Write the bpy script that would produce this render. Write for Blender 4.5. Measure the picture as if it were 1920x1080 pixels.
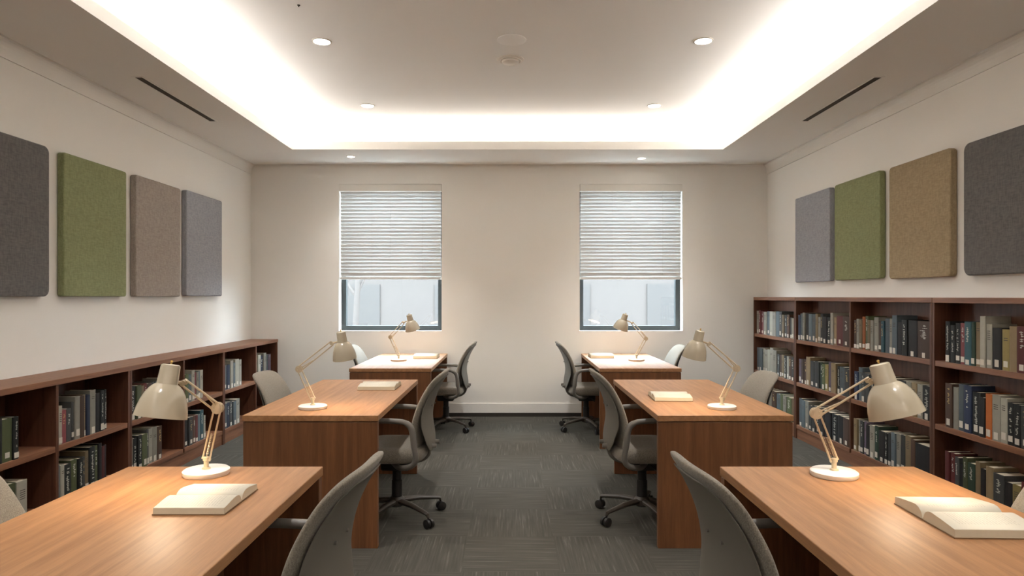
import bpy, bmesh, math, random
from mathutils import Vector, Matrix
random.seed(7)
for o in list(bpy.data.objects): bpy.data.objects.remove(o)
SC = bpy.context.scene; COL = SC.collection
PI = math.pi
# ---------------------------------------------------------------- camera
F = 1250.0; EYE = 1.4
cd = bpy.data.cameras.new('camera'); cam = bpy.data.objects.new('camera', cd); COL.objects.link(cam)
cd.sensor_width = 36; cd.lens = 36*F/1920; cd.shift_x = 3/1920; cd.shift_y = 16/1920
cd.clip_start = .05; cd.clip_end = 300
cam.location = (0, 0, EYE); cam.rotation_euler = (PI/2, 0, 0)
SC.camera = cam
def P(px, py, Y):                     # a point of the room at depth Y
    return Vector(((px-957)*Y/F, Y, EYE-(py-556)*Y/F))
# ---------------------------------------------------------------- light and exposure
vs = SC.view_settings; vs.view_transform = 'Standard'; vs.look = 'None'; vs.gamma = 1; vs.use_curve_mapping = False
vs.exposure = 2.68
W = bpy.data.worlds.new('overcast sky'); SC.world = W; W.use_nodes = True
bg = W.node_tree.nodes['Background']; bg.inputs[0].default_value = (.76, .88, 1.0, 1); bg.inputs[1].default_value = 5.6
def area(name, loc, sx, sy, rot, power, color, spread=PI):
    l = bpy.data.lights.new(name, 'AREA'); l.shape = 'RECTANGLE'; l.size = sx; l.size_y = sy
    l.energy = power; l.color = color; l.spread = spread
    o = bpy.data.objects.new(name, l); o.location = loc; o.rotation_euler = rot; COL.objects.link(o); return o
XL, XR, YB, YF, ZC, ZU = -3.03, 3.0, 7.78, -2.7, 2.94, 3.245
CX0, CX1, CY0, CY1 = -2.285, 2.225, -1.9, 6.98          # coffer opening
TR = .115                                                # trough width behind the lip
COVE = (.985, .99, 1)
CP = 1.25                                                 # watts per metre of cove tape
zl = ZC+.074; TILT = math.radians(68)
def cove(a, b, inward, g=1.0):                                  # tape from a to b shining up and inward over the lip
    a, b, n = Vector(a), Vector(b), Vector(inward)
    d = (n*math.sin(TILT)+Vector((0, 0, 1))*math.cos(TILT)).normalized()
    y = (b-a).normalized(); z = -d; x = y.cross(z)
    o = area('cove_light', (a+b)/2, .03, (b-a).length, (0, 0, 0), g*CP*(b-a).length, COVE)
    o.rotation_euler = Matrix((x, y, z)).transposed().to_euler()
k_ = TR*.62
cove((CX0-k_, CY0, zl), (CX0-k_, CY1, zl), (1, 0, 0))
cove((CX1+k_, CY0, zl), (CX1+k_, CY1, zl), (-1, 0, 0))
cove((CX0, CY1+k_, zl), (CX1, CY1+k_, zl), (0, -1, 0), .22)
cove((CX0, CY0-k_, zl), (CX1, CY0-k_, zl), (0, 1, 0))
LAMP_W = 0.36; LAMP_C = (1, .86, .68)
SPOT_W = 12.0; SPOT_C = (1, .99, .98)
# ---------------------------------------------------------------- materials
def srgb(r, g, b):
    f = lambda c: (c/255/12.92) if c/255 <= .04045 else ((c/255+.055)/1.055)**2.4
    return (f(r), f(g), f(b), 1)
def newmat(name):
    m = bpy.data.materials.new(name); m.use_nodes = True
    nt = m.node_tree; return m, nt, nt.nodes, nt.links, nt.nodes['Principled BSDF']
def plain(name, c, rough=.5, metal=0, bump=0, bscale=400, var=.0, vscale=3, spec=.5):
    m, nt, N, L, b = newmat(name)
    b.inputs['Roughness'].default_value = rough; b.inputs['Metallic'].default_value = metal
    b.inputs['Specular IOR Level'].default_value = spec
    tc = N.new('ShaderNodeTexCoord')
    n = N.new('ShaderNodeTexNoise'); n.inputs['Scale'].default_value = vscale; L.new(tc.outputs['Object'], n.inputs['Vector'])
    r = N.new('ShaderNodeMix'); r.data_type = 'RGBA'
    r.inputs[6].default_value = tuple(x*(1-var) for x in c[:3])+(1,); r.inputs[7].default_value = tuple(min(1, x*(1+var)) for x in c[:3])+(1,)
    L.new(n.outputs['Fac'], r.inputs[0]); L.new(r.outputs[2], b.inputs['Base Color'])
    if bump:
        n2 = N.new('ShaderNodeTexNoise'); n2.inputs['Scale'].default_value = bscale; L.new(tc.outputs['Object'], n2.inputs['Vector'])
        bp = N.new('ShaderNodeBump'); bp.inputs['Strength'].default_value = bump; bp.inputs['Distance'].default_value = .002
        L.new(n2.outputs['Fac'], bp.inputs['Height']); L.new(bp.outputs[0], b.inputs['Normal'])
    return m
def wood(name, dark, light, axis, rough=.42, spec=.45):
    m, nt, N, L, b = newmat(name)
    tc = N.new('ShaderNodeTexCoord'); mp = N.new('ShaderNodeMapping'); L.new(tc.outputs['Object'], mp.inputs[0])
    sc = {'x': (1.2, 22, 22), 'y': (22, 1.2, 22), 'z': (22, 22, 1.2)}[axis]
    mp.inputs['Scale'].default_value = sc
    n = N.new('ShaderNodeTexNoise'); n.inputs['Scale'].default_value = 1.6; n.inputs['Detail'].default_value = 7; n.inputs['Distortion'].default_value = .6
    L.new(mp.outputs[0], n.inputs['Vector'])
    cr = N.new('ShaderNodeValToRGB'); cr.color_ramp.elements[0].position = .3; cr.color_ramp.elements[1].position = .72
    cr.color_ramp.elements[0].color = dark; cr.color_ramp.elements[1].color = light
    L.new(n.outputs['Fac'], cr.inputs[0])
    mp2 = N.new('ShaderNodeMapping'); mp2.inputs['Scale'].default_value = tuple(s*6 for s in sc); L.new(tc.outputs['Object'], mp2.inputs[0])
    n2 = N.new('ShaderNodeTexNoise'); n2.inputs['Scale'].default_value = 2; n2.inputs['Detail'].default_value = 3; L.new(mp2.outputs[0], n2.inputs['Vector'])
    mx = N.new('ShaderNodeMix'); mx.data_type = 'RGBA'; mx.blend_type = 'MULTIPLY'; mx.inputs[0].default_value = .35
    L.new(cr.outputs[0], mx.inputs[6]); L.new(n2.outputs['Fac'], mx.inputs[7]); L.new(mx.outputs[2], b.inputs['Base Color'])
    b.inputs['Roughness'].default_value = rough; b.inputs['Specular IOR Level'].default_value = spec
    return m
def fabric(name, c1, c2, scale=260, rough=.95, weave=True):
    m, nt, N, L, b = newmat(name)
    tc = N.new('ShaderNodeTexCoord')
    vals = []
    for s in ((1, 1, .22), (1, .22, 1)) if weave else ((1, 1, 1), (1, 1, 1)):
        mp = N.new('ShaderNodeMapping'); mp.inputs['Scale'].default_value = s; L.new(tc.outputs['Object'], mp.inputs[0])
        n = N.new('ShaderNodeTexNoise'); n.inputs['Scale'].default_value = scale; n.inputs['Detail'].default_value = 3; L.new(mp.outputs[0], n.inputs['Vector']); vals.append(n)
    mt = N.new('ShaderNodeMath'); mt.operation = 'ADD'; L.new(vals[0].outputs['Fac'], mt.inputs[0]); L.new(vals[1].outputs['Fac'], mt.inputs[1])
    mt2 = N.new('ShaderNodeMapRange'); mt2.inputs[1].default_value = .75; mt2.inputs[2].default_value = 1.25; L.new(mt.outputs[0], mt2.inputs[0])
    r = N.new('ShaderNodeMix'); r.data_type = 'RGBA'; r.inputs[6].default_value = c1; r.inputs[7].default_value = c2
    L.new(mt2.outputs[0], r.inputs[0]); L.new(r.outputs[2], b.inputs['Base Color'])
    bp = N.new('ShaderNodeBump'); bp.inputs['Strength'].default_value = .5; bp.inputs['Distance'].default_value = .002
    L.new(mt.outputs[0], bp.inputs['Height']); L.new(bp.outputs[0], b.inputs['Normal'])
    b.inputs['Roughness'].default_value = rough; b.inputs['Specular IOR Level'].default_value = .2
    b.inputs['Sheen Weight'].default_value = .15
    return m
def emit(name, c, s):
    m, nt, N, L, b = newmat(name); b.inputs['Base Color'].default_value = c
    b.inputs['Emission Color'].default_value = c; b.inputs['Emission Strength'].default_value = s; return m
M = {}
M['wall'] = plain('wall paint', srgb(243, 239, 232), .9, bump=.06, bscale=220, var=.012)
M['ceil'] = plain('ceiling paint', srgb(244, 240, 234), .92, bump=.04, bscale=220, var=.01)
M['trim'] = plain('trim paint', srgb(236, 231, 223), .7)
M['darkbase'] = plain('dark skirting', srgb(52, 48, 42), .6)
M['deskx'] = wood('desk wood x', srgb(140, 98, 70), srgb(176, 130, 96), 'x', .4)
M['desktop'] = wood('desk top wood lit', srgb(160, 111, 70), srgb(190, 139, 93), 'y', .47, .5)  # lighter than the panels: light falling on the top is in the colour
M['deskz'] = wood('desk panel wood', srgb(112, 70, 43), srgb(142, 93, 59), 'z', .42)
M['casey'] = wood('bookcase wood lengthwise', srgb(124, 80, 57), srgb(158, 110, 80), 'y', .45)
M['casez'] = wood('bookcase wood upright shaded', srgb(86, 51, 35), srgb(116, 74, 52), 'z', .5)  # darkened so the shade inside the shelves is in the wood colour
M['chair'] = fabric('chair fabric', srgb(120, 112, 100), srgb(154, 145, 132), 420)
M['chairback'] = plain('chair shell', srgb(112, 106, 96), .6, bump=.1)
M['arm'] = plain('chair arm plastic', srgb(112, 106, 98), .45)
M['base'] = plain('chair base', srgb(66, 58, 50), .4)
M['black'] = plain('black plastic', srgb(34, 31, 29), .5)
M['cream'] = plain('cream enamel', srgb(186, 174, 152), .2)
M['lampmetal'] = plain('cream metal', srgb(206, 188, 158), .35)
M['marble'] = plain('lamp base white', srgb(236, 230, 220), .35, var=.03, vscale=30)
M['shadein'] = plain('shade inside', srgb(240, 232, 215), .6)
M['brass'] = plain('brass', srgb(214, 178, 110), .3, 1)
M['bulb'] = emit('bulb glow', (1, .82, .6, 1), 10)
M['steel'] = plain('spring steel', srgb(200, 180, 150), .3, .6)
M['winframe'] = plain('window frame', srgb(62, 65, 65), .6, spec=.2)
M['slot'] = plain('slot black', srgb(58, 48, 38), .7)
M['white'] = plain('white plastic', srgb(214, 203, 188), .5)
M['glow'] = emit('downlight glow', (1, .95, .88, 1), 4)
M['led'] = emit('led tape', (1, .92, .82, 1), 3)
M['pages'] = plain('page edges', srgb(216, 205, 182), .85, var=.04, vscale=80)
M['cord'] = plain('cord', srgb(196, 192, 186), .8)
M['facade'] = plain('pale facade', srgb(72, 67, 64), .9, var=.04, spec=0)
M['facade2'] = plain('facade glass', srgb(65, 62, 60), .9, spec=0)
M['ground'] = plain('paving', srgb(73, 68, 65), .9, var=.05, spec=0)
M['bark'] = plain('bark', srgb(71, 66, 63), .9, spec=0)
M['paperprint'] = None
def printpage():
    m, nt, N, L, b = newmat('printed page')
    tc = N.new('ShaderNodeTexCoord'); sx = N.new('ShaderNodeSeparateXYZ'); L.new(tc.outputs['Object'], sx.inputs[0])
    w = N.new('ShaderNodeMath'); w.operation = 'MULTIPLY'; w.inputs[1].default_value = 2*PI/.0085; L.new(sx.outputs['X'], w.inputs[0])
    si = N.new('ShaderNodeMath'); si.operation = 'SINE'; L.new(w.outputs[0], si.inputs[0])
    gt = N.new('ShaderNodeMath'); gt.operation = 'GREATER_THAN'; gt.inputs[1].default_value = .2; L.new(si.outputs[0], gt.inputs[0])
    mp = N.new('ShaderNodeMapping'); mp.inputs['Scale'].default_value = (120, 330, 1); L.new(tc.outputs['Object'], mp.inputs[0])
    n = N.new('ShaderNodeTexNoise'); n.inputs['Scale'].default_value = 1; L.new(mp.outputs[0], n.inputs['Vector'])
    g2 = N.new('ShaderNodeMath'); g2.operation = 'GREATER_THAN'; g2.inputs[1].default_value = .45; L.new(n.outputs['Fac'], g2.inputs[0])
    a = N.new('ShaderNodeMath'); a.operation = 'MULTIPLY'; L.new(gt.outputs[0], a.inputs[0]); L.new(g2.outputs[0], a.inputs[1])
    def band(out, lo, hi):
        ab = N.new('ShaderNodeMath'); ab.operation = 'ABSOLUTE'; L.new(out, ab.inputs[0])
        x = N.new('ShaderNodeMath'); x.operation = 'GREATER_THAN'; x.inputs[1].default_value = lo; L.new(ab.outputs[0], x.inputs[0])
        y = N.new('ShaderNodeMath'); y.operation = 'LESS_THAN'; y.inputs[1].default_value = hi; L.new(ab.outputs[0], y.inputs[0])
        z = N.new('ShaderNodeMath'); z.operation = 'MULTIPLY'; L.new(x.outputs[0], z.inputs[0]); L.new(y.outputs[0], z.inputs[1]); return z
    for zz in (band(sx.outputs['X'], -1, .085), band(sx.outputs['Y'], .025, .118)):
        k = N.new('ShaderNodeMath'); k.operation = 'MULTIPLY'; L.new(a.outputs[0], k.inputs[0]); L.new(zz.outputs[0], k.inputs[1]); a = k
    k = N.new('ShaderNodeMath'); k.operation = 'MULTIPLY'; k.inputs[1].default_value = .22; L.new(a.outputs[0], k.inputs[0])
    r = N.new('ShaderNodeMix'); r.data_type = 'RGBA'; r.inputs[6].default_value = srgb(222, 214, 196); r.inputs[7].default_value = srgb(120, 105, 85)
    L.new(k.outputs[0], r.inputs[0]); L.new(r.outputs[2], b.inputs['Base Color']); b.inputs['Roughness'].default_value = .85
    return m
M['print'] = printpage()
def carpet():
    m, nt, N, L, b = newmat('carpet tiles')
    tc = N.new('ShaderNodeTexCoord')
    mp0 = N.new('ShaderNodeMapping'); mp0.inputs['Scale'].default_value = (2, 2, 2); mp0.inputs['Location'].default_value = (.5, .22, .25); L.new(tc.outputs['Object'], mp0.inputs[0])
    ch = N.new('ShaderNodeTexChecker'); ch.inputs['Scale'].default_value = 1; L.new(mp0.outputs[0], ch.inputs['Vector'])
    ns = []
    for s in ((85, 3, 1), (3, 85, 1)):
        mp = N.new('ShaderNodeMapping'); mp.inputs['Scale'].default_value = s; L.new(tc.outputs['Object'], mp.inputs[0])
        n = N.new('ShaderNodeTexNoise'); n.inputs['Scale'].default_value = 1; n.inputs['Detail'].default_value = 4; L.new(mp.outputs[0], n.inputs['Vector']); ns.append(n)
    mx = N.new('ShaderNodeMix'); mx.data_type = 'FLOAT'; L.new(ch.outputs['Fac'], mx.inputs[0]); L.new(ns[0].outputs['Fac'], mx.inputs[2]); L.new(ns[1].outputs['Fac'], mx.inputs[3])
    cr = N.new('ShaderNodeValToRGB'); e = cr.color_ramp.elements
    e[0].position = .38; e[0].color = srgb(82, 79, 72); e[1].position = .7; e[1].color = srgb(114, 110, 101)
    x = cr.color_ramp.elements.new(.6); x.color = srgb(92, 89, 81)
    L.new(mx.outputs[0], cr.inputs[0])
    fn = N.new('ShaderNodeTexNoise'); fn.inputs['Scale'].default_value = 260; L.new(tc.outputs['Object'], fn.inputs['Vector'])
    mm = N.new('ShaderNodeMix'); mm.data_type = 'RGBA'; mm.blend_type = 'MULTIPLY'; mm.inputs[0].default_value = .35
    L.new(cr.outputs[0], mm.inputs[6]); L.new(fn.outputs['Fac'], mm.inputs[7]); L.new(mm.outputs[2], b.inputs['Base Color'])
    bp = N.new('ShaderNodeBump'); bp.inputs['Strength'].default_value = .5; bp.inputs['Distance'].default_value = .004
    L.new(mx.outputs[0], bp.inputs['Height']); L.new(bp.outputs[0], b.inputs['Normal'])
    b.inputs['Roughness'].default_value = .95; b.inputs['Specular IOR Level'].default_value = .15
    return m
M['carpet'] = carpet()
def slatmat():
    m, nt, N, L, b = newmat('blind slat')
    b.inputs['Base Color'].default_value = srgb(214, 212, 209); b.inputs['Roughness'].default_value = .5
    t = N.new('ShaderNodeBsdfTranslucent'); t.inputs[0].default_value = srgb(226, 226, 222)
    mx = N.new('ShaderNodeMixShader'); mx.inputs[0].default_value = .015
    L.new(b.outputs[0], mx.inputs[1]); L.new(t.outputs[0], mx.inputs[2]); L.new(mx.outputs[0], N['Material Output'].inputs[0]); return m
M['slat'] = slatmat()
def glassmat():
    m, nt, N, L, b = newmat('window glass')
    t = N.new('ShaderNodeBsdfTransparent'); t.inputs[0].default_value = (.93, .96, .96, 1)
    g = N.new('ShaderNodeBsdfGlossy'); g.inputs['Roughness'].default_value = .02
    mx = N.new('ShaderNodeMixShader'); mx.inputs[0].default_value = .06
    L.new(t.outputs[0], mx.inputs[1]); L.new(g.outputs[0], mx.inputs[2]); L.new(mx.outputs[0], N['Material Output'].inputs[0]); return m
M['glass'] = glassmat()
# ---------------------------------------------------------------- mesh helpers
def V(*a): return Vector(a)
class MB:
    def __init__(s): s.v = []; s.f = []
    def add(s, vs, fs):
        k = len(s.v); s.v += [tuple(x) for x in vs]; s.f += [tuple(i+k for i in f) for f in fs]; return s
    def box(s, x0, x1, y0, y1, z0, z1, mat=None):
        vs = [V(x, y, z) for z in (z0, z1) for y in (y0, y1) for x in (x0, x1)]
        if mat is not None: vs = [mat @ v for v in vs]
        return s.add(vs, [(0, 2, 3, 1), (4, 5, 7, 6), (0, 1, 5, 4), (2, 6, 7, 3), (0, 4, 6, 2), (1, 3, 7, 5)])
    def tube(s, pts, r, n=10, caps=True, flat=1.0):
        pts = [Vector(p) for p in pts]; rs = r if isinstance(r, (list, tuple)) else [r]*len(pts)
        vs = []; up = None
        for i, p in enumerate(pts):
            t = (pts[min(i+1, len(pts)-1)]-pts[max(i-1, 0)]).normalized()
            if up is None:
                up = V(0, 0, 1) if abs(t.z) < .9 else V(1, 0, 0)
            a = (up-t*up.dot(t)).normalized(); bb = t.cross(a); up = a
            for k in range(n):
                an = 2*PI*k/n; vs.append(p+(a*math.cos(an)*flat+bb*math.sin(an))*rs[i])
        fs = []
        for i in range(len(pts)-1):
            for k in range(n):
                fs.append((i*n+k, i*n+(k+1) % n, (i+1)*n+(k+1) % n, (i+1)*n+k))
        if caps: fs.append(tuple(range(n))[::-1]); fs.append(tuple(range((len(pts)-1)*n, len(pts)*n)))
        return s.add(vs, fs)
    def lathe(s, prof, n=32, mat=None):          # prof: (r, z); r = 0 closes
        vs = []; fs = []; idx = []
        for r, z in prof:
            if r < 1e-6: idx.append([len(vs)]*n); vs.append(V(0, 0, z))
            else:
                idx.append(list(range(len(vs), len(vs)+n)))
                vs += [V(r*math.cos(2*PI*k/n), r*math.sin(2*PI*k/n), z) for k in range(n)]
        for i in range(len(prof)-1):
            a, b = idx[i], idx[i+1]
            for k in range(n):
                q = [a[k], a[(k+1) % n], b[(k+1) % n], b[k]]; u = []
                for x in q:
                    if x not in u: u.append(x)
                if len(u) > 2: fs.append(tuple(u))
        if mat is not None: vs = [mat @ v for v in vs]
        return s.add(vs, fs)
    def rings(s, rings):                          # closed loops joined into a tube with end caps
        n = len(rings[0]); vs = [v for r in rings for v in r]; fs = []
        for i in range(len(rings)-1):
            for k in range(n): fs.append((i*n+k, i*n+(k+1) % n, (i+1)*n+(k+1) % n, (i+1)*n+k))
        fs.append(tuple(range(n))[::-1]); fs.append(tuple(range((len(rings)-1)*n, len(rings)*n)))
        return s.add(vs, fs)
    def prism(s, poly, h0, h1, fn):               # poly of (a,b), fn(a,b,h) -> Vector
        n = len(poly); vs = [fn(a, b, h0) for a, b in poly]+[fn(a, b, h1) for a, b in poly]
        fs = [tuple(range(n))[::-1], tuple(range(n, 2*n))]+[(k, (k+1) % n, n+(k+1) % n, n+k) for k in range(n)]
        return s.add(vs, fs)
    def build(s, name, m, parent=None, smooth=False, bevel=0, seg=2, subsurf=0, loc=None, rotz=0):
        me = bpy.data.meshes.new(name); me.from_pydata(s.v, [], s.f)
        bm = bmesh.new(); bm.from_mesh(me); bmesh.ops.recalc_face_normals(bm, faces=bm.faces); bm.to_mesh(me); bm.free()
        me.materials.append(m)
        o = bpy.data.objects.new(name, me); COL.objects.link(o)
        if parent: o.parent = parent
        if loc is not None: o.location = loc
        o.rotation_euler.z = rotz
        if smooth:
            for p in me.polygons: p.use_smooth = True
            try:
                me.set_sharp_from_angle(angle=math.radians(40))
            except Exception: pass
        if bevel:
            b = o.modifiers.new('bevel', 'BEVEL'); b.width = bevel; b.segments = seg; b.limit_method = 'ANGLE'
        if subsurf:
            for p in me.polygons: p.use_smooth = True
            b = o.modifiers.new('subd', 'SUBSURF'); b.levels = subsurf; b.render_levels = subsurf
        return o
def tag(o, label=None, cat=None, group=None, kind=None):
    if label: o['label'] = label
    if cat: o['category'] = cat
    if group: o['group'] = group
    if kind: o['kind'] = kind
    return o
def empty(name, loc, rz=0):
    o = bpy.data.objects.new(name, None); o.location = loc; o.rotation_euler.z = rz; o.empty_display_size = .1; COL.objects.link(o); return o
def copy_tree(o, parent=None):
    c = o.copy(); COL.objects.link(c)
    if parent is not None: c.parent = parent
    for ch in list(o.children): copy_tree(ch, c)
    return c
def rrect(w, h, r, n=6, cx=0, cy=0):
    out = []
    for (sx, sy, a0) in ((1, 1, 0), (-1, 1, 90), (-1, -1, 180), (1, -1, 270)):
        for k in range(n+1):
            a = math.radians(a0+90*k/n); out.append((cx+sx*(w/2-r)+r*math.cos(a), cy+sy*(h/2-r)+r*math.sin(a)))
    return out
def smoothpath(pts, n=6):
    pts = [Vector(p) for p in pts]; out = []
    for i in range(len(pts)-1):
        p0 = pts[max(i-1, 0)]; p1 = pts[i]; p2 = pts[i+1]; p3 = pts[min(i+2, len(pts)-1)]
        for k in range(n):
            t = k/n
            out.append(.5*((2*p1)+(p2-p0)*t+(2*p0-5*p1+4*p2-p3)*t*t+(-p0+3*p1-3*p2+p3)*t**3))
    out.append(pts[-1]); return out
# ---------------------------------------------------------------- the setting
def struct(o): o['kind'] = 'structure'; return o
struct(MB().box(XL-.2, XR+.2, YF-.2, YB+.3, -.12, 0).build('floor', M['carpet']))
struct(MB().box(XL-.2, XL, YF-.2, YB+.3, 0, ZC+.6).build('wall_left', M['wall']))
struct(MB().box(XR, XR+.2, YF-.2, YB+.3, 0, ZC+.6).build('wall_right', M['wall']))
struct(MB().box(XL, XR, YF-.2, YF, 0, ZC+.6).build('wall_front', M['wall']))
WT = .22
WINS = [(-2.002, -.803), (.809, 2.010)]; WZ0, WZ1 = 1.0, 2.713
w = MB()
xs = [XL, WINS[0][0], WINS[0][1], WINS[1][0], WINS[1][1], XR]
for a, b in ((0, 1), (2, 3), (4, 5)): w.box(xs[a], xs[b], YB, YB+WT, 0, ZC+.6)
for a, b in WINS: w.box(a, b, YB, YB+WT, 0, WZ0); w.box(a, b, YB, YB+WT, WZ1, ZC+.6)
struct(w.build('wall_back', M['wall']))
# ceiling: low border with upstand lip, coffer walls, upper field
c = MB()
OX0, OX1, OY0, OY1 = CX0-TR, CX1+TR, CY0-TR, CY1+TR
c.box(XL, CX0, YF, YB, ZC, ZC+.02); c.box(CX1, XR, YF, YB, ZC, ZC+.02)
c.box(CX0, CX1, CY1, YB, ZC, ZC+.02); c.box(CX0, CX1, YF, CY0, ZC, ZC+.02)
L_ = .085; T_ = .015
c.box(CX0-T_, CX0, CY0-T_, CY1+T_, ZC+.02, ZC+L_); c.box(CX1, CX1+T_, CY0-T_, CY1+T_, ZC+.02, ZC+L_)
c.box(CX0, CX1, CY1, CY1+T_, ZC+.02, ZC+L_); c.box(CX0, CX1, CY0-T_, CY0, ZC+.02, ZC+L_)
c.box(OX0-.03, OX0, OY0, OY1, ZC+.02, ZU); c.box(OX1, OX1+.03, OY0, OY1, ZC+.02, ZU)
c.box(OX0-.03, OX1+.03, OY1, OY1+.03, ZC+.02, ZU); c.box(OX0-.03, OX1+.03, OY0-.03, OY0, ZC+.02, ZU)
c.box(XL-.2, XR+.2, YF-.2, YB+.3, ZU, ZU+.1)
struct(c.build('ceiling', M['ceil']))
for sx, xw, nm in ((1, XL, 'trim_left'), (-1, XR, 'trim_right')):
    prof = [(0, ZC), (.045, ZC), (.045, ZC-.012)]+[(.045-.035*math.sin(a*PI/2/5), ZC-.012-.085*(1-math.cos(a*PI/2/5))) for a in range(1, 6)]+[(.010, ZC-.115), (0, ZC-.115)]
    struct(MB().prism(prof, YF, YB, lambda a, b, h: V(xw+sx*a, h, b)).build(nm, M['trim']))
struct(MB().box(XL, XR, YB-.012, YB, .045, .155).build('baseboard_back', M['wall'], bevel=.002))
struct(MB().box(XL, XR, YB-.010, YB, 0, .045).build('trim_back', M['darkbase']))
struct(MB().box(XL, XL+.012, YF, 3.2, 0, .1).build('baseboard_left', M['wall']))
struct(MB().box(XR-.012, XR, YF, 3.3, 0, .1).build('baseboard_right', M['wall']))
# cove tape
for i, (x0, x1, y0, y1) in enumerate(((CX0-TR*.6, CX0-TR*.4, CY0, CY1), (CX1+TR*.4, CX1+TR*.6, CY0, CY1), (CX0, CX1, CY1+TR*.4, CY1+TR*.6))):
    o = MB().box(x0, x1, y0, y1, ZC+.02, ZC+.026).build('led_strip', M['led'])
    tag(o, ['glowing cove light strip hidden behind the left ceiling lip', 'glowing cove light strip hidden behind the right ceiling lip', 'glowing cove light strip hidden behind the far ceiling lip'][i], 'cove light', 'cove light strips')
# windows and blinds
for i, (x0, x1) in enumerate(WINS):
    wn = struct(empty('window_%d' % (i+1), ((x0+x1)/2, YB+.12, WZ0)))
    hw = (x1-x0)/2; H = WZ1-WZ0; f = .055; d0, d1 = 0, .07
    m = MB(); m.box(-hw, -hw+f, d0, d1, 0, H); m.box(hw-f, hw, d0, d1, 0, H); m.box(-hw+f, hw-f, d0, d1, 0, f); m.box(-hw+f, hw-f, d0, d1, H-f, H)
    m.build('window_frame', M['winframe'], wn, bevel=.004)
    MB().box(-hw+f, hw-f, .032, .038, f, H-f).build('window_pane', M['glass'], wn)
    bl = empty('window_blind', ((x0+x1)/2, YB+.045, WZ0))
    tag(bl, ['cream venetian blind lowered two thirds over the left window', 'cream venetian blind lowered two thirds over the right window'][i], 'blind', 'venetian blinds on the back wall')
    zt = WZ1-WZ0; zb = EYE-(521-556)/160.7-WZ0
    MB().box(-hw+.004, hw-.004, -.057, .02, zt-.083, zt-.004).build('headrail', M['trim'], bl, bevel=.003)
    n = 24; m = MB(); top = zt-.088; pitch = (top-zb-.02)/n
    for k in range(n):
        z = top-pitch*(k+.5); an = math.radians(60 if k > 9 else 55)
        cy, sz = math.cos(an)*.026, math.sin(an)*.026
        ring = []
        for t in range(5):
            u = -1+t*.5; bulge = .003*(1-u*u)
            ring.append((u*cy-bulge*math.sin(an), -u*sz+bulge*math.cos(an)))
        poly = [(a, z+b) for a, b in ring]+[(a-.0012*math.sin(an), z+b-.0012) for a, b in ring[::-1]]
        m.prism(poly, -hw+.012, hw-.012, lambda a, b, h: V(h, a, b))
    m.build('slats', M['slat'], bl)
    MB().box(-hw+.008, hw-.008, -.022, .022, zb-.018, zb+.012).build('bottom_rail', M['slat'], bl, bevel=.004)
    m = MB()
    for xx in (-.33*hw*2/2-.02, 0, .62*hw): m.box(xx-.0009, xx+.0009, -.030, -.028, zb, zt-.085)
    m.build('ladder_cord', M['cord'], bl)
# ceiling fittings
def downlight(x, y, z, r, label):
    t = empty('downlight', (x, y, z)); tag(t, label, 'ceiling light', 'recessed downlights')
    MB().lathe([(r*.82, -.001), (r*.86, -.006), (r, -.004), (r, 0), (r*.82, 0), (r*.82, -.001)], 32).build('trim_ring', M['white'], t, smooth=True)
    MB().lathe([(0, -.0025), (r*.82, -.0025), (r*.82, 0), (0, 0)], 32).build('diffuser', M['glow'], t)
    l = bpy.data.lights.new('downlight_lamp', 'SPOT'); l.energy = SPOT_W*(1.7 if y > 6 and z > 3 else 0.35 if z < 3 else 1); l.color = SPOT_C; l.spot_size = math.radians(100); l.spot_blend = .8; l.shadow_soft_size = .05
    o = bpy.data.objects.new('downlight_lamp', l); o.parent = t; o.location = (0, 0, -.02); COL.objects.link(o)
downlight(-1.364, 4.82, ZU, .07, 'larger lit recessed downlight on the left half of the raised ceiling')
downlight(1.392, 4.81, ZU, .07, 'larger lit recessed downlight on the right half of the raised ceiling')
downlight(-1.38, 6.44, ZU, .07, 'lit recessed downlight near the far cove, left half of raised ceiling')
downlight(1.39, 6.44, ZU, .07, 'lit recessed downlight near the far cove, right half of raised ceiling')
downlight(-1.754, 7.33, ZC, .05, 'small recessed downlight in the low border above the left window')
downlight(1.46, 7.42, ZC, .05, 'small recessed downlight in the low border above the right window')
for y in (3.2, 1.6):
    downlight(-1.37, y, ZU, .07, 'lit recessed downlight on the left, ahead of the picture frame' if y > 3 else 'lit recessed downlight above or behind the viewer, left row')
    downlight(1.39, y, ZU, .07, 'lit recessed downlight on the right, ahead of the picture frame' if y > 3 else 'lit recessed downlight above or behind the viewer, right row')
t = empty('smoke_detector', (0, 5.19, ZU)); tag(t, 'round white ceiling sensor with a raised ring, mid ceiling', 'smoke detector')
MB().lathe([(0, -.028), (.06, -.028), (.066, -.024), (.068, -.012), (.085, -.010), (.105, -.004), (.107, 0), (0, 0)], 40).build('housing', M['white'], t, smooth=True)
MB().lathe([(.072, -.013), (.08, -.016), (.086, -.013), (.086, -.009), (.072, -.011), (.072, -.013)], 40).build('ring', M['white'], t, smooth=True)
tag(MB().lathe([(0, -.006), (.095, -.006), (.105, -.003), (.105, 0), (0, 0)], 40).build('ceiling_cover_plate', M['ceil'], None, smooth=True, loc=(.01, 4.79, ZU)), 'flat round ceiling plate painted like the ceiling, before the sensor', 'ceiling plate')
t = MB().lathe([(0, -.012), (.003, -.012), (.004, -.006), (.009, -.003), (.010, 0), (0, 0)], 16).build('sprinkler_head', M['slot'], None, smooth=True, loc=(-1.34, 4.22, ZU)); tag(t, 'tiny dark sprinkler head at the top edge of the picture', 'sprinkler')
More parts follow.
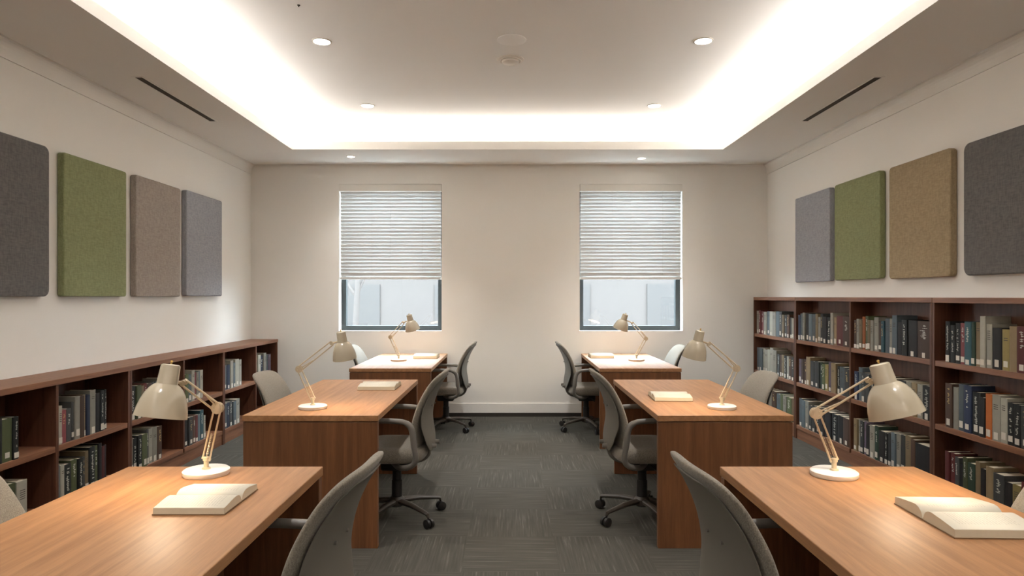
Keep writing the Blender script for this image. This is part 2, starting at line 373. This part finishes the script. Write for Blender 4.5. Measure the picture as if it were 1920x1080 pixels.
for sgn, x, nm in ((-1, -2.61, 'left'), (1, 2.58, 'right')):
    t = empty('slot_diffuser', (x, 5.26, ZC)); tag(t, 'long narrow dark air slot in the %s low ceiling border' % nm, 'air vent', 'linear air slots')
    m = MB(); m.box(-.040, -.026, -.60, .60, -.004, 0); m.box(.026, .040, -.60, .60, -.004, 0); m.box(-.026, .026, -.60, -.585, -.004, 0); m.box(-.026, .026, .585, .60, -.004, 0)
    m.build('flange', M['ceil'], t)
    MB().box(-.026, .026, -.585, .585, -.0015, 0).build('slot', M['slot'], t)
# acoustic panels
PC = {'charcoal': fabric('panel charcoal', srgb(98, 96, 94), srgb(120, 116, 113), 110), 'green': fabric('panel green', srgb(132, 137, 96), srgb(152, 156, 114), 110),
      'taupe': fabric('panel taupe', srgb(152, 141, 132), srgb(174, 162, 152), 110), 'grey': fabric('panel grey', srgb(146, 147, 152), srgb(168, 168, 173), 110),
      'tan': fabric('panel tan', srgb(156, 138, 108), srgb(178, 158, 126), 110)}
def panel(side, y0, y1, z0, z1, col, r, label):
    x = XL if side < 0 else XR; th = .048; x -= side*.003
    m = MB(); m.prism(rrect(y1-y0, z1-z0, r), 0, th, lambda a, b, h: V(-side*h, a, b))
    o = m.build('acoustic_panel', PC[col], None, bevel=.008, seg=3, smooth=True, loc=(x, (y0+y1)/2, (z0+z1)/2))
    tag(o, label, 'wall panel', 'fabric wall panels')
panel(-1, 3.59, 4.31, 1.40, 2.365, 'charcoal', .045, 'charcoal fabric wall panel cut by the left picture edge')
panel(-1, 4.45, 5.175, 1.40, 2.365, 'green', .02, 'olive green fabric panel on the left wall')
panel(-1, 5.305, 6.02, 1.40, 2.372, 'taupe', .02, 'taupe fabric panel on the left wall between green and grey ones')
panel(-1, 6.137, 6.89, 1.405, 2.383, 'grey', .02, 'grey fabric panel on the left wall nearest the window wall')
panel(1, 6.157, 6.906, 1.545, 2.41, 'grey', .02, 'grey fabric panel on the right wall nearest the window wall')
panel(1, 5.319, 6.068, 1.545, 2.41, 'green', .03, 'olive green fabric panel on the right wall')
panel(1, 4.469, 5.194, 1.535, 2.40, 'tan', .03, 'tan fabric panel on the right wall beside the green one')
panel(1, 3.625, 4.34, 1.535, 2.39, 'charcoal', .05, 'charcoal fabric wall panel cut by the right picture edge')
# ---------------------------------------------------------------- desks
DZ = .74
def make_desk(Ln=1.60, Wd=.755):
    t = empty('desk', (0, 0, 0))
    MB().box(-Wd/2, Wd/2, 0, Ln, DZ-.034, DZ).build('desktop', M['desktop'], t, bevel=.003)
    m = MB().box(-Wd/2+.004, Wd/2-.004, .004, .044, 0, DZ-.038); m.box(-Wd/2+.01, Wd/2-.01, .01, .04, DZ-.038, DZ-.034)
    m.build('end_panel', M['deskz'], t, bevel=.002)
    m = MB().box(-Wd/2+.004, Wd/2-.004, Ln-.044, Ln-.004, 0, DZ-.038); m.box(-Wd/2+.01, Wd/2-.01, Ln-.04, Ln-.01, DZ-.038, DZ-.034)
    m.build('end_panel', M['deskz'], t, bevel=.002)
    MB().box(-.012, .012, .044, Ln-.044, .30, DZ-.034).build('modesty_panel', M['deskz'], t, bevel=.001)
    return t
desk0 = make_desk()
DESKS = [(-1.105, .99, 'wooden desk at front left with open book and curved-shade lamp'), (-1.112, 3.70, 'middle wooden desk of the left row'), (-1.105, 6.12, 'wooden desk of the left row standing before the left window'),
         (1.19, .99, 'wooden desk at front right with a large open book'), (1.195, 3.70, 'middle wooden desk of the right row'), (1.195, 6.12, 'wooden desk of the right row standing before the right window')]
for i, (x, y, lb) in enumerate(DESKS):
    o = desk0 if i == 0 else copy_tree(desk0)
    o.location = (x, y, 0); tag(o, lb, 'desk', 'study desks in two rows')
# ---------------------------------------------------------------- chairs
def interp(tab, z):
    for i in range(len(tab)-1):
        a, b = tab[i], tab[i+1]
        if z <= b[0]:
            t = (z-a[0])/(b[0]-a[0]); t = max(0, min(1, t)); t2 = t*t*(3-2*t) if False else t
            return tuple(a[k]+(b[k]-a[k])*t2 for k in range(1, len(a)))
    return tab[-1][1:]
def pad_mesh(rows, n=28, bend=.55, p=.55):
    m = MB(); rings = []
    for (y, z, w_, t_) in rows:
        ring = []
        for k in range(n):
            a = 2*PI*k/n; ca, sa = math.cos(a), math.sin(a)
            x = w_*math.copysign(abs(ca)**p, ca); yy = t_*math.copysign(abs(sa)**.8, sa)
            ring.append(V(x, y+yy+bend*x*x, z))
        rings.append(ring)
    return m.rings(rings)
def make_chair():
    t = empty('office_chair', (0, 0, 0))
    prof = smoothpath([(0, -.158, .44), (0, -.158, .52), (0, -.168, .62), (0, -.188, .70), (0, -.218, .78), (0, -.262, .86), (0, -.325, .94)], 5)
    wt = [(.44, .10, .006), (.455, .165, .018), (.48, .195, .024), (.55, .212, .026), (.65, .224, .027), (.74, .221, .026), (.82, .21, .025), (.88, .203, .024), (.915, .185, .021), (.932, .155, .016), (.94, .10, .007)]
    m = pad_mesh([(p.y, p.z)+interp(wt, p.z) for p in prof]); m.build('backrest', M['chair'], t, subsurf=1)
    wt2 = [(.43, .05, .004), (.45, .11, .007), (.50, .165, .008), (.6, .205, .008), (.7, .212, .007), (.8, .192, .006), (.87, .16, .005), (.905, .11, .004)]
    pr2 = smoothpath([(0, -.232, .44), (0, -.228, .52), (0, -.213, .62), (0, -.221, .70), (0, -.246, .78), (0, -.287, .86), (0, -.322, .905)], 5)
    pad_mesh([(p.y, p.z)+interp(wt2, p.z) for p in pr2]).build('back_shell', M['chairback'], t, subsurf=1)
    for sx in (-1, 1):
        MB().tube([(sx*.05, -.22, .72), (sx*.05, -.2365, .72)], .006, 8).build('screw', M['arm'], t)
    # seat
    rows = []
    m = MB(); n = 32; rings = []
    for z, g in ((.385, .80), (.392, .93), (.41, .985), (.44, 1.0), (.462, .985), (.476, .93), (.482, .80), (.480, .4)):
        ring = []
        for k in range(n):
            a = 2*PI*k/n; ca, sa = math.cos(a), math.sin(a)
            x = .245*g*math.copysign(abs(ca)**.5, ca); y = .03+.235*g*math.copysign(abs(sa)**.5, sa)
            dz = -.03*max(0, (y-.12)/.14)**2 if y > .12 else 0
            ring.append(V(x, y, z+dz))
        rings.append(ring)
    m.rings(rings).build('seat', M['chair'], t, subsurf=1)
    # arms: pad, loop behind the back, joined under the seat
    for sx in (-1, 1):
        X = sx*.262
        pth = smoothpath([(X, .155, .655), (X, .08, .66), (X, -.04, .658), (X, -.105, .648), (X, -.142, .61), (X, -.155, .52), (X*.98, -.165, .43), (X*.93, -.135, .385), (X*.8, -.06, .368), (X*.35, 0, .366)], 5)
        rr = []
        for i in range(len(pth)):
            u = i/(len(pth)-1); rr.append(.016 if u < .35 else .019 if u < .6 else .017)
        rr[0] = .008
        m = MB().tube(pth, rr, 12, flat=1.0)
        m.build('armrest', M['arm'], t, smooth=True)
    m = MB().tube(smoothpath([(0, .02, .36), (0, -.12, .365), (0, -.19, .40), (0, -.21, .48), (0, -.205, .58)], 5), .022, 12)
    m.build('back_bracket', M['arm'], t, smooth=True)
    m = MB().tube([(.06, -.235, .47), (.06, -.262, .47)], [.016, .013], 14); m.tube([(-.06, -.235, .47), (-.06, -.262, .47)], [.016, .013], 14)
    m.build('adjusting_knob', M['arm'], t, smooth=True)
    m = MB().box(-.075, .075, -.09, .09, .31, .38); m.build('seat_mechanism', M['black'], t, bevel=.015, seg=3)
    MB().tube([(.06, .04, .345), (.19, .05, .342), (.235, .05, .335)], .006, 8).build('height_lever', M['black'], t, smooth=True)
    MB().lathe([(0, .32), (.028, .32), (.028, .24), (.033, .24), (.033, .12), (.038, .10), (.038, .085), (0, .085)], 20).build('gas_column', M['black'], t, smooth=True)
    bs = MB().lathe([(0, .135), (.035, .135), (.05, .12), (.052, .085), (.04, .075), (0, .075)], 24).build('base_hub', M['base'], t, smooth=True)
    for k in range(5):
        a = math.radians(-130+72*k); d = V(math.cos(a), math.sin(a), 0)
        MB().tube([d*.03+V(0, 0, .108), d*.15+V(0, 0, .104), d*.27+V(0, 0, .086), d*.295+V(0, 0, .080), d*.30+V(0, 0, .064)], [.026, .022, .016, .015, .010], 10, flat=.7).build('leg', M['base'], t, smooth=True)
        e = d.cross(V(0, 0, 1)); c0 = d*.305+V(0, 0, .028)
        m = MB()
        for s in (-1, 1): m.tube([c0+e*s*.004, c0+e*s*.006, c0+e*s*.022, c0+e*s*.025], [.020, .028, .028, .020], 18)
        m.tube([c0-e*.004, c0+e*.004], .008, 8); m.tube([d*.30+V(0, 0, .03), d*.30+V(0, 0, .066)], .006, 8)
        m.build('caster', M['black'], t, smooth=True)
    return t
chair0 = make_chair()
G = 'grey upholstered office chairs'
CH = [(-.72, 4.23, 88, 1.0, 'grey office chair on the aisle side of the left middle desk'),
      (-.71, 1.91, 85, 1.0, 'grey office chair seen from behind at the front left desk'),
      (-.68, 7.04, 88, .985, 'grey office chair on the aisle side of the left window desk'),
      (.835, 4.23, -88, 1.0, 'grey office chair on the aisle side of the right middle desk'),
      (.81, 1.91, -85, 1.0, 'grey office chair seen from behind at the front right desk'),
      (.80, 7.04, -88, .985, 'grey office chair on the aisle side of the right window desk'),
      (-1.46, 4.66, -95, .93, 'chair on the bookcase side of the left middle desk, backrest showing'),
      (-1.43, 1.97, -92, .93, 'chair cut by the left picture edge beside the front desk'),
      (-1.45, 7.26, -93, .93, 'bluish-lit chair on the wall side of the left window desk'),
      (1.53, 4.66, 95, .93, 'chair on the bookcase side of the right middle desk, backrest showing'),
      (1.50, 2.0, 92, .93, 'chair cut by the right picture edge beside the front desk'),
      (1.58, 7.26, 93, .93, 'bluish-lit chair on the wall side of the right window desk')]
for i, (x, y, a, s, lb) in enumerate(CH):
    o = chair0 if i == 0 else copy_tree(chair0)
    o.location = (x, y, 0); o.rotation_euler.z = math.radians(a); o.scale = (s, s, s); tag(o, lb, 'chair', G)
# ---------------------------------------------------------------- lamps
def frame_to(a, b):                        # matrix with +z from a to b
    z = (b-a).normalized(); x = V(0, 1, 0).cross(z)
    if x.length < .1: x = V(1, 0, 0)
    x.normalize(); y = z.cross(x)
    m = Matrix((x, y, z)).transposed().to_4x4(); m.translation = a; return m
def lamp(base, elbow, head, captop, rimc, label, sc=1.0):
    t = empty('desk_lamp', base); tag(t, label, 'desk lamp', 'cream desk lamps')
    O = Vector(base); E = Vector(elbow)-O; H = Vector(head)-O; A = Vector(captop)-O; B = Vector(rimc)-O
    r = .082
    MB().lathe([(0, 0), (r-.003, 0), (r, .004), (r, .017), (r-.005, .021), (0, .021)], 48).build('base', M['marble'], t, smooth=True)
    st = V(0, 0, .058)
    MB().lathe([(0, .02), (.016, .02), (.014, .026), (.009, .028), (.009, .05), (.012, .052), (.012, .064), (0, .066)], 20).build('stem', M['lampmetal'], t, smooth=True)
    d1 = (E-st).normalized(); n1 = d1.cross(V(0, 1, 0)).normalized()
    dn = V(0, 1, 0)
    m = MB()
    for s in (-1, 1): m.tube([st+n1*s*.013, E+n1*s*.012], .0036, 8)
    m.tube([st-n1*.016, st+n1*.016], .006, 10)
    lo = m.build('lower_arm', M['lampmetal'], t, smooth=True)
    m = MB()
    Ls = (E-st).length
    for s in (-1, 1):
        for off in (-.008, .008):
            pts = []; q0 = st+n1*s*.004+dn*off+d1*.012
            for k in range(0, 121):
                u = k/120; a = 2*PI*16*u
                pts.append(q0+d1*(Ls*.44*u)+(n1*math.cos(a)+dn*math.sin(a))*.0032)
            if off*s > 0: m.tube(pts, .0010, 4)
    m.build('spring', M['steel'], lo)
    # elbow
    m = MB(); side = dn*.009
    d2 = (H-E).normalized(); n2 = d2.cross(V(0, 1, 0)).normalized()
    for s in (-1, 1):
        cc = E+dn*s*.007
        m.tube([cc-dn*.0015, cc+dn*.0015], .021, 20)
    for q in (E+n1*.012, E-n1*.012, E+n2*.014, E-n2*.014): m.tube([q-dn*.011, q+dn*.011], .005, 10)
    m.build('elbow_joint', M['lampmetal'], t, smooth=True)
    m = MB()
    Hh = H-d2*.004
    for s in (-1, 1): m.tube([E+n2*s*.015, Hh+n2*s*.012], .0038, 8)
    m.tube([E+n2*.002-d2*.01, E+d2*(H-E).length*.4-n2*.012], .003, 8)
    m.tube([Hh+n2*.014, Hh-n2*.014], .007, 10)
    m.build('upper_arm', M['lampmetal'], t, smooth=True)
    ax = (B-A).normalized(); Ln = (B-A).length
    neck = A+ax*Ln*.33
    m = MB().tube([Hh-dn*.012, Hh+dn*.012], .010, 14); m.tube([Hh, (Hh+neck)/2, neck], .0055, 8)
    m.build('head_joint', M['lampmetal'], t, smooth=True)
    k = Ln/.188; Mx = frame_to(A, B); rs = sc
    outp = [(0, 0), (.026, 0), (.031, .003), (.0325, .008), (.035, .068), (.036, .071), (.043, .075), (.054, .086), (.066, .105), (.076, .130), (.083, .158), (.0875, .188)]
    inp = [(.0855, .188), (.081, .158), (.074, .131), (.064, .107), (.052, .089), (.040, .079), (.030, .074), (0, .074)]
    sh = MB().lathe([(a*rs, b*k) for a, b in outp]+[(.0855*rs, .1882*k)], 48, Mx).build('lamp_shade', M['cream'], t, smooth=True)
    MB().lathe([(a*rs, b*k) for a, b in inp], 48, Mx).build('shade_lining', M['shadein'], sh, smooth=True)
    MB().lathe([(0, -.014), (.004, -.013), (.005, -.009), (.003, -.007), (.003, .001), (0, .001)], 12, Mx).build('switch_knob', M['brass'], sh, smooth=True)
    b0 = .125*k
    MB().lathe([(0, b0-.045), (.012, b0-.045), (.013, b0-.03), (.022, b0-.012), (.026, b0+.004), (.02, b0+.02), (0, b0+.028)], 20, Mx).build('bulb', M['bulb'], sh, smooth=True)
    l = bpy.data.lights.new('lamp_light', 'SPOT'); l.energy = LAMP_W; l.color = LAMP_C; l.shadow_soft_size = .026; l.spot_size = math.radians(150); l.spot_blend = .35
    o = bpy.data.objects.new('lamp_light', l); o.parent = t; COL.objects.link(o)
    o.location = Mx @ V(0, 0, b0+.045); o.rotation_euler = (-ax).to_track_quat('Z', 'Y').to_euler()
lamp((-1.129, 2.475, DZ), P(408, 765, 2.43), P(343, 716, 2.36), P(321, 683, 2.31), P(301, 782, 2.28), 'cream desk lamp on the front left desk, shade turned towards the wall', .97)
lamp((1.192, 2.455, DZ), P(1530, 775, 2.42), P(1632, 713, 2.36), P(1648, 682, 2.32), P(1682, 779, 2.29), 'cream desk lamp on the front right desk, shade turned towards the bookcase', 1.03)
lamp((-1.165, 3.93, DZ), P(561, 692, 3.93), P(623, 643, 3.92), P(639, 622, 3.89), P(647, 673, 3.915), 'cream desk lamp on the left middle desk, shade over the desk', .80)
lamp((1.247, 3.93, DZ), P(1381, 691, 3.93), P(1328, 644, 3.92), P(1313, 620, 3.89), P(1301, 671, 3.915), 'cream desk lamp on the right middle desk, shade over the desk', .80)
lamp((-1.148, 6.85, DZ), P(732, 632, 6.85), P(757, 604, 6.85), P(767, 590, 6.83), P(774, 619, 6.86), 'cream desk lamp in front of the left window', .88)
lamp((1.295, 6.85, DZ), P(1211, 635, 6.85), P(1185, 605, 6.85), P(1173, 589, 6.83), P(1163, 617, 6.86), 'cream desk lamp in front of the right window', .90)
# ---------------------------------------------------------------- open books
def open_book(x, y, rz, L, Wd, th, label, near=1.0):
    t = empty('open_book', (x, y, DZ), rz); tag(t, label, 'open book', 'open books on the desks')
    h = L/2
    MB().box(-h-.003, h+.003, -Wd/2-.003, Wd/2+.003, 0, .003).build('cover', plain('book cover board', srgb(128, 98, 66), .7), t, bevel=.001)
    def half(s, tk):
        top = smoothpath([(0, s*.002, .006), (0, s*.012, tk*.85), (0, s*.035, tk*1.18), (0, s*.07, tk*1.12), (0, s*Wd*.38, tk*.96), (0, s*(Wd/2), tk*.80)], 4)
        poly = [(p.y, p.z) for p in top]+[(s*(Wd/2+.001), .003), (s*.002, .003)]
        n = len(poly); nt_ = len(top)
        m = MB().prism(poly, -h, h, lambda a, b, hh: V(hh, a, b))
        o = m.build('page_block', M['pages'], t)
        o.data.materials.append(M['print'])
        for p in o.data.polygons:
            if len(p.vertices) == 4 and p.normal.z > .3: p.material_index = 1; p.use_smooth = True
        return o
    half(-1, th*near); half(1, th)
open_book(-.972, 2.145, 0, .215, .262, .026, 'open book lying on the front left desk beside the lamp')
open_book(1.335, 1.965, math.radians(-2), .235, .30, .030, 'open book on the front right desk at the right edge of the picture')
open_book(-.945, 4.83, 0, .26, .28, .032, 'open book on the left middle desk')
open_book(1.035, 4.33, math.radians(-3), .235, .27, .030, 'open book on the right middle desk')
open_book(-.905, 7.2, 0, .25, .27, .036, 'open book on the left desk before the window')
open_book(.985, 7.27, 0, .25, .27, .034, 'open book on the right desk before the window')
# ---------------------------------------------------------------- bookcases
TH = .03
def bookcase(side, ys, xf, xw, top, shelves, base, label, cat='bookcase', top_over=0, group=None, withtop=True):
    t = empty('bookcase', ((xf+xw)/2, ys[0], 0)); tag(t, label, cat, group)
    ox = t.location.x; oy = ys[0]
    a, b = min(xf, xw)-ox, max(xf, xw)-ox
    zt = top-.035
    y0, y1 = 0, ys[-1]-oy; e = TH*.8
    back = (b-.012, b) if side > 0 else (a, a+.012)
    ia, ib = (a, back[0]) if side > 0 else (back[1], b)
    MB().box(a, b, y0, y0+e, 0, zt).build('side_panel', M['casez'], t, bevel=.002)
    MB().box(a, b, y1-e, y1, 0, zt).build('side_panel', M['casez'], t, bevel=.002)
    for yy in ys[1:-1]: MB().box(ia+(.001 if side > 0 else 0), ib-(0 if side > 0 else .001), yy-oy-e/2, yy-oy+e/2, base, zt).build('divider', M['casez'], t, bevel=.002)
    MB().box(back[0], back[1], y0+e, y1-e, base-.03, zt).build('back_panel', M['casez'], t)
    edges = [y0+e]+[v for yy in ys[1:-1] for v in (yy-oy-e/2, yy-oy+e/2)]+[y1-e]
    for z in shelves:
        for k in range(0, len(edges), 2):
            if z == shelves[0] and False: pass
            q = .004
            MB().box(ia+(q if side > 0 else 0), ib-(0 if side > 0 else q), edges[k], edges[k+1], z-.036, z).build('shelf', M['casey'], t, bevel=.002)
    q = .012
    MB().box(ia+(q if side > 0 else 0), ib-(0 if side > 0 else q), y0+e, y1-e, 0, base-.036).build('plinth', M['casey'], t)
    if withtop:
        MB().box(a, b, y0, y1, zt, top).build('top_panel', M['casey'], t, bevel=.002)
    return t
XRF = 2.82; XLF = -2.71
RY = [7.735, 6.61, 5.54, 4.46, 3.375]
RS = [.135, .555, .975]
bookcase(1, [6.612, 7.735], XRF, XR-.002, 1.393, RS, .135, 'tall wooden bookcase section nearest the window wall, right wall', group='tall bookcase sections along the right wall')
bookcase(1, [4.462, 5.54, 6.608], XRF, XR-.002, 1.393, RS, .135, 'middle two-bay tall wooden bookcase section on the right wall', group='tall bookcase sections along the right wall')
bookcase(1, [3.375, 4.458], XRF, XR-.002, 1.393, RS, .135, 'tall wooden bookcase section cut by the right picture edge', group='tall bookcase sections along the right wall')
LY = [3.225, 3.99, 4.752, 5.54, 6.31, 7.11, 7.775]
LS = [.135, .505]
bookcase(-1, [3.225, 3.99, 4.751], XLF, XL+.002, .905, LS, .135, 'low two-bay bookcase section cut by the left picture edge', group='low bookcase sections along the left wall', withtop=False)
bookcase(-1, [4.753, 5.54, 6.309], XLF, XL+.002, .905, LS, .135, 'low two-bay bookcase section behind the front left lamp', group='low bookcase sections along the left wall', withtop=False)
bookcase(-1, [6.311, 7.11, 7.766], XLF, XL+.002, .905, LS, .135, 'low two-bay bookcase section reaching the window wall', group='low bookcase sections along the left wall', withtop=False)
tag(MB().box(-(XLF-XL)/2-.0, (XLF-XL)/2+.004, 0, 4.541, -.0345, 0).build('wooden_counter', M['casey'], None, bevel=.003, loc=((XLF+XL)/2+.0005, 3.225, .905)), 'long wooden top board running over the low left bookcases', 'counter')
# ---------------------------------------------------------------- books
PAL = {'k': ('black lettered', (30, 32, 30)), 'K': ('plain black', (32, 27, 27)), 'g': ('dark green', (44, 66, 50)), 'G': ('olive green', (96, 104, 66)), 's': ('slate blue-grey', (106, 118, 124)),
       'w': ('pale cream', (182, 176, 160)), 't': ('tan', (150, 128, 94)), 'b': ('brown', (92, 66, 50)), 'r': ('dark red', (104, 40, 38)), 'p': ('rose red', (150, 74, 76)),
       'o': ('orange', (196, 106, 44)), 'u': ('navy blue', (48, 58, 86)), 'y': ('yellow', (178, 156, 92)), 'T': ('teal', (62, 106, 116)), 'c': ('charcoal grey', (72, 72, 70)), 'm': ('mauve', (112, 96, 112))}
BM = {}
for k_, (nm, c_) in PAL.items():
    BM[k_] = [plain('cloth %s %d' % (nm, i), srgb(*[max(0, min(255, x*f*.8)) for x in c_]), .65, var=.12, vscale=25, bump=.1) for i, f in enumerate((.88, 1.0, 1.12))]
M['spinelabel'] = plain('white spine label', srgb(206, 198, 184), .7)
M['gilt'] = plain('gilt lettering', srgb(186, 158, 100), .5)
M['pale'] = plain('pale lettering', srgb(190, 188, 176), .6)
M['darkink'] = plain('dark lettering', srgb(70, 62, 54), .6)
HT = {'a': .205, 'b': .238, 'c': .262, 'd': .285, 'e': .305}
ORD = ['first', 'second', 'third', 'fourth', 'fifth', 'sixth', 'seventh', 'eighth', 'ninth', 'tenth', 'eleventh', 'twelfth', 'thirteenth', 'fourteenth', 'fifteenth', 'sixteenth', 'seventeenth', 'eighteenth']
def book(side, ycen, th, h, z, code, label, group, rnd):
    depth = rnd.uniform(.150, .172)
    inset = rnd.uniform(.008, .022)
    xf = (XRF+inset) if side > 0 else (XLF-inset)
    if side > 0: t = empty('book', (xf, ycen, z))
    else: t = empty('book', (xf, ycen, z))
    S = side                                   # spine faces -S, book runs from x=0 to S*depth
    tag(t, label, 'book', group)
    hb = th/2-.0006; cv = .0025
    def X(a, b): return (min(S*a, S*b), max(S*a, S*b))
    # case: rounded spine plus two boards
    pr = [(0.004, -hb), (.0012, -hb*.8), (0, -hb*.4), (0, hb*.4), (.0012, hb*.8), (.004, hb), (depth, hb), (depth, hb-cv), (.007, hb-cv), (.007, -hb+cv), (depth, -hb+cv), (depth, -hb)]
    mt = rnd.choice(BM[code])
    MB().prism(pr, 0, h, lambda a, b, hh: V(S*a, b, hh)).build('cover', mt, t)
    x0, x1 = X(.007, depth-.004)
    MB().box(x0, x1, -hb+cv, hb-cv, .003, h-.004).build('page_block', M['pages'], t)
    if rnd.random() < .86 and th > .016:
        lw = min(hb*.86, .016)
        x0, x1 = X(-.0006, .0015); z0 = rnd.choice((.004, .008, .014, .02)); lh = rnd.choice((.030, .034, .042))
        MB().box(x0, x1, -lw, lw, z0, z0+lh).build('spine_label', M['spinelabel'], t)
    # lettering on the spine
    x0, x1 = X(-.0005, .0015)
    if code in 'kgrTupcbG' and (code == 'k' or rnd.random() < .6):
        m = MB(); zz = h*.9; lim = h*(.30 if code == 'k' else .55)
        ww = hb*.42
        while zz > lim:
            s_ = rnd.uniform(.006, .013)
            if rnd.random() < .8:
                o_ = rnd.uniform(-.15, .15)*hb
                m.box(x0, x1, o_-ww*rnd.uniform(.5, 1), o_+ww*rnd.uniform(.2, 1), zz-s_*.75, zz-s_*.35)
                m.box(x0, x1, o_-ww*.3, o_+ww*.1, zz-s_*.95, zz-s_*.1)
            zz -= s_
        m.build('spine_lettering', M['pale'] if code in 'ku' or rnd.random() < .5 else M['gilt'], t)
    elif code in 'wstyom' and rnd.random() < .6:
        m = MB(); z1 = h*rnd.uniform(.75, .85)
        for q in range(rnd.choice((2, 3, 5))): m.box(x0, x1, -hb*.5, hb*.5, z1-q*.012, z1-q*.012+.004)
        m.build('spine_lettering', M['darkink'], t)
def row(side, yl, yr, z, spec, bay, shelf, case, seed):
    """books from picture left (yl) to picture right (yr)"""
    rnd = random.Random(seed); toks = spec.split(); ws = [float(t[1:-1]) for t in toks]
    tot = sum(ws); span = yr-yl; y = yl
    for i, tk in enumerate(toks):
        wd = span*ws[i]/tot
        nm = PAL[tk[0]][0]
        lb = '%s book, %s from left on %s shelf, %s bay, %s bookcase' % (nm, ORD[i], shelf, bay, case)
        if tk[0] != '.':
            book(side, y+wd/2, abs(wd), HT[tk[-1]]*rnd.uniform(.97, 1.03), z, tk[0], lb, 'books on the %s shelf, %s bay, %s bookcase' % (shelf, bay, case), rnd)
        y += wd
RB = {1: ('first', 7.69, 6.66), 2: ('second', 6.56, 5.57), 3: ('third', 5.50, 4.51), 4: ('fourth', 4.345, 3.42)}
RR = {(1, 2): 'w3c r2c p2c w3c s3c w3c w3c s3c c2c t2b c2b b2b c2a w2a', (1, 1): 's3c s3c w2c w3c w2c w3d w3c c2b b2b t2b k2b w2b b2b c2b', (1, 0): 'c3b s3b c3b w3b b3b s3b G2b w2b G3b t2b',
      (2, 2): 'u2b s2c w2c K3c s3c s3c t2c w2b c2c K3b k3b w2d t2b r5c b5c', (2, 1): 'm2b b2b b2b t3c c3b c3b g2b G2b y2b m2c t3c k2b s3b c3b', (2, 0): 's2c s2c w2c c2b c2b k2b K3b K3b k3b K3b b3b',
      (3, 2): 'b2b w2b t2b o2c G2c t2b w2b w3c b2b T2b s3c w2c s3d K3b k3c K5c b7c', (3, 1): 'u2b s2c c2b c2b c2b w2b t3b c3b t3b c3b w2b t2b w2b k3b', (3, 0): 't3c w2c c3c m2c K3b w4c g3c K5b k2b c2b s3c w3c c3c t4c b3c K9b',
      (4, 2): 'k3c k3b k3c p3c T4c g2c t3c w3e w3c K5b y4b t4c r5c p4c g4d K4c w3b', (4, 1): 'b4d w3c s3d u4d k4c K3b o3c w4c w3c k3b k3b c4b b4c k5b c4c', (4, 0): 'r2c r2c c2b K2a G2c g3b t2c K2b t3c c4b K3a y3a r4b T4b b3a y2a'}
SN = {2: 'top', 1: 'middle', 0: 'bottom'}
for (b_, s_), sp in RR.items():
    nm, ya, yb = RB[b_]
    row(1, ya, yb, RS[s_], sp, nm, SN[s_], 'right', b_*10+s_)
LB = [('nearest', 3.42, 3.69, 1, 'k4b k4b G4b k2b'), ('nearest', 3.45, 3.765, 0, 'K4b k4b G4b w4b'),
      ('second', 4.015, 4.51, 1, 'w3b p4a c4a c2b w4c b4c t2c u3c w5d K4c k3c K2c k2c'), ('second', 4.015, 4.505, 0, 's2b w3b k6b G5b k4b c2b t3c k5d G3d K3d r3c K2c'),
      ('third', 4.79, 5.27, 1, 'k3b G3b t2b r2b b3b c2b c2b s2b w3c'), ('third', 4.79, 5.23, 0, 'w2b k3b k3b G4b c2c w3c w4c b4c'),
      ('fourth', 5.58, 5.93, 1, 'G3b s3b w3c p2b w2b s2b w3b'), ('fourth', 5.58, 5.97, 0, 'K4b c4b b3b r3b s3b T4c w2a'),
      ('fifth', 6.35, 6.77, 1, 's3b u3b w3c s2b w4c w3c'), ('fifth', 6.35, 6.71, 0, 's3b u3b c3b s3b w4b'),
      ('sixth', 7.14, 7.60, 1, 't2b w3c u3b w3c s3b m3b')]
for i, (nm, ya, yb, s_, sp) in enumerate(LB):
    row(-1, ya, yb, LS[s_], sp, nm, 'top' if s_ else 'bottom', 'left', 100+i)
# ---------------------------------------------------------------- outside
struct(MB().box(-40, 40, YB+WT, 60, -.6, -.5).build('ground', M['ground']))
def facade(x, y, w_, h_, label, cols, rows_):
    t = empty('building', (x, y, -.5)); tag(t, label, 'building', 'pale buildings outside')
    MB().box(-w_/2, w_/2, 0, 6, 0, h_).build('wall', M['facade'], t)
    for i in range(cols):
        for j in range(rows_):
            cx = -w_/2+w_*(i+.5)/cols; z = .8+j*3.0
            MB().box(cx-.7, cx+.7, -.05, .02, z, z+1.5).build('window', M['facade2'], t)
    MB().box(-w_/2-.1, w_/2+.1, -.15, 0, 2.75, 2.95).build('ledge', M['facade'], t)
facade(-8.2, 22, 16, 8, 'washed out pale building beyond the left window', 5, 2)
facade(8.2, 21, 16, 8, 'washed out pale building beyond the right window', 5, 2)
t = empty('tree', (-3.3, 14, -.5)); tag(t, 'washed out bare tree outside the left window', 'tree')
m = MB(); m.tube([(0, 0, 0), (.05, 0, 1.2), (.1, 0, 2.4), (.3, 0, 4)], [.08, .07, .055, .03], 10); m.tube([(.06, 0, 1.9), (.3, .1, 2.5), (.45, .1, 3.4)], [.035, .025, .015], 8); m.tube([(.08, 0, 1.9), (-.4, .1, 2.5), (-.6, 0, 3.3)], [.05, .035, .02], 8)
m.build('trunk', M['bark'], t, smooth=True)
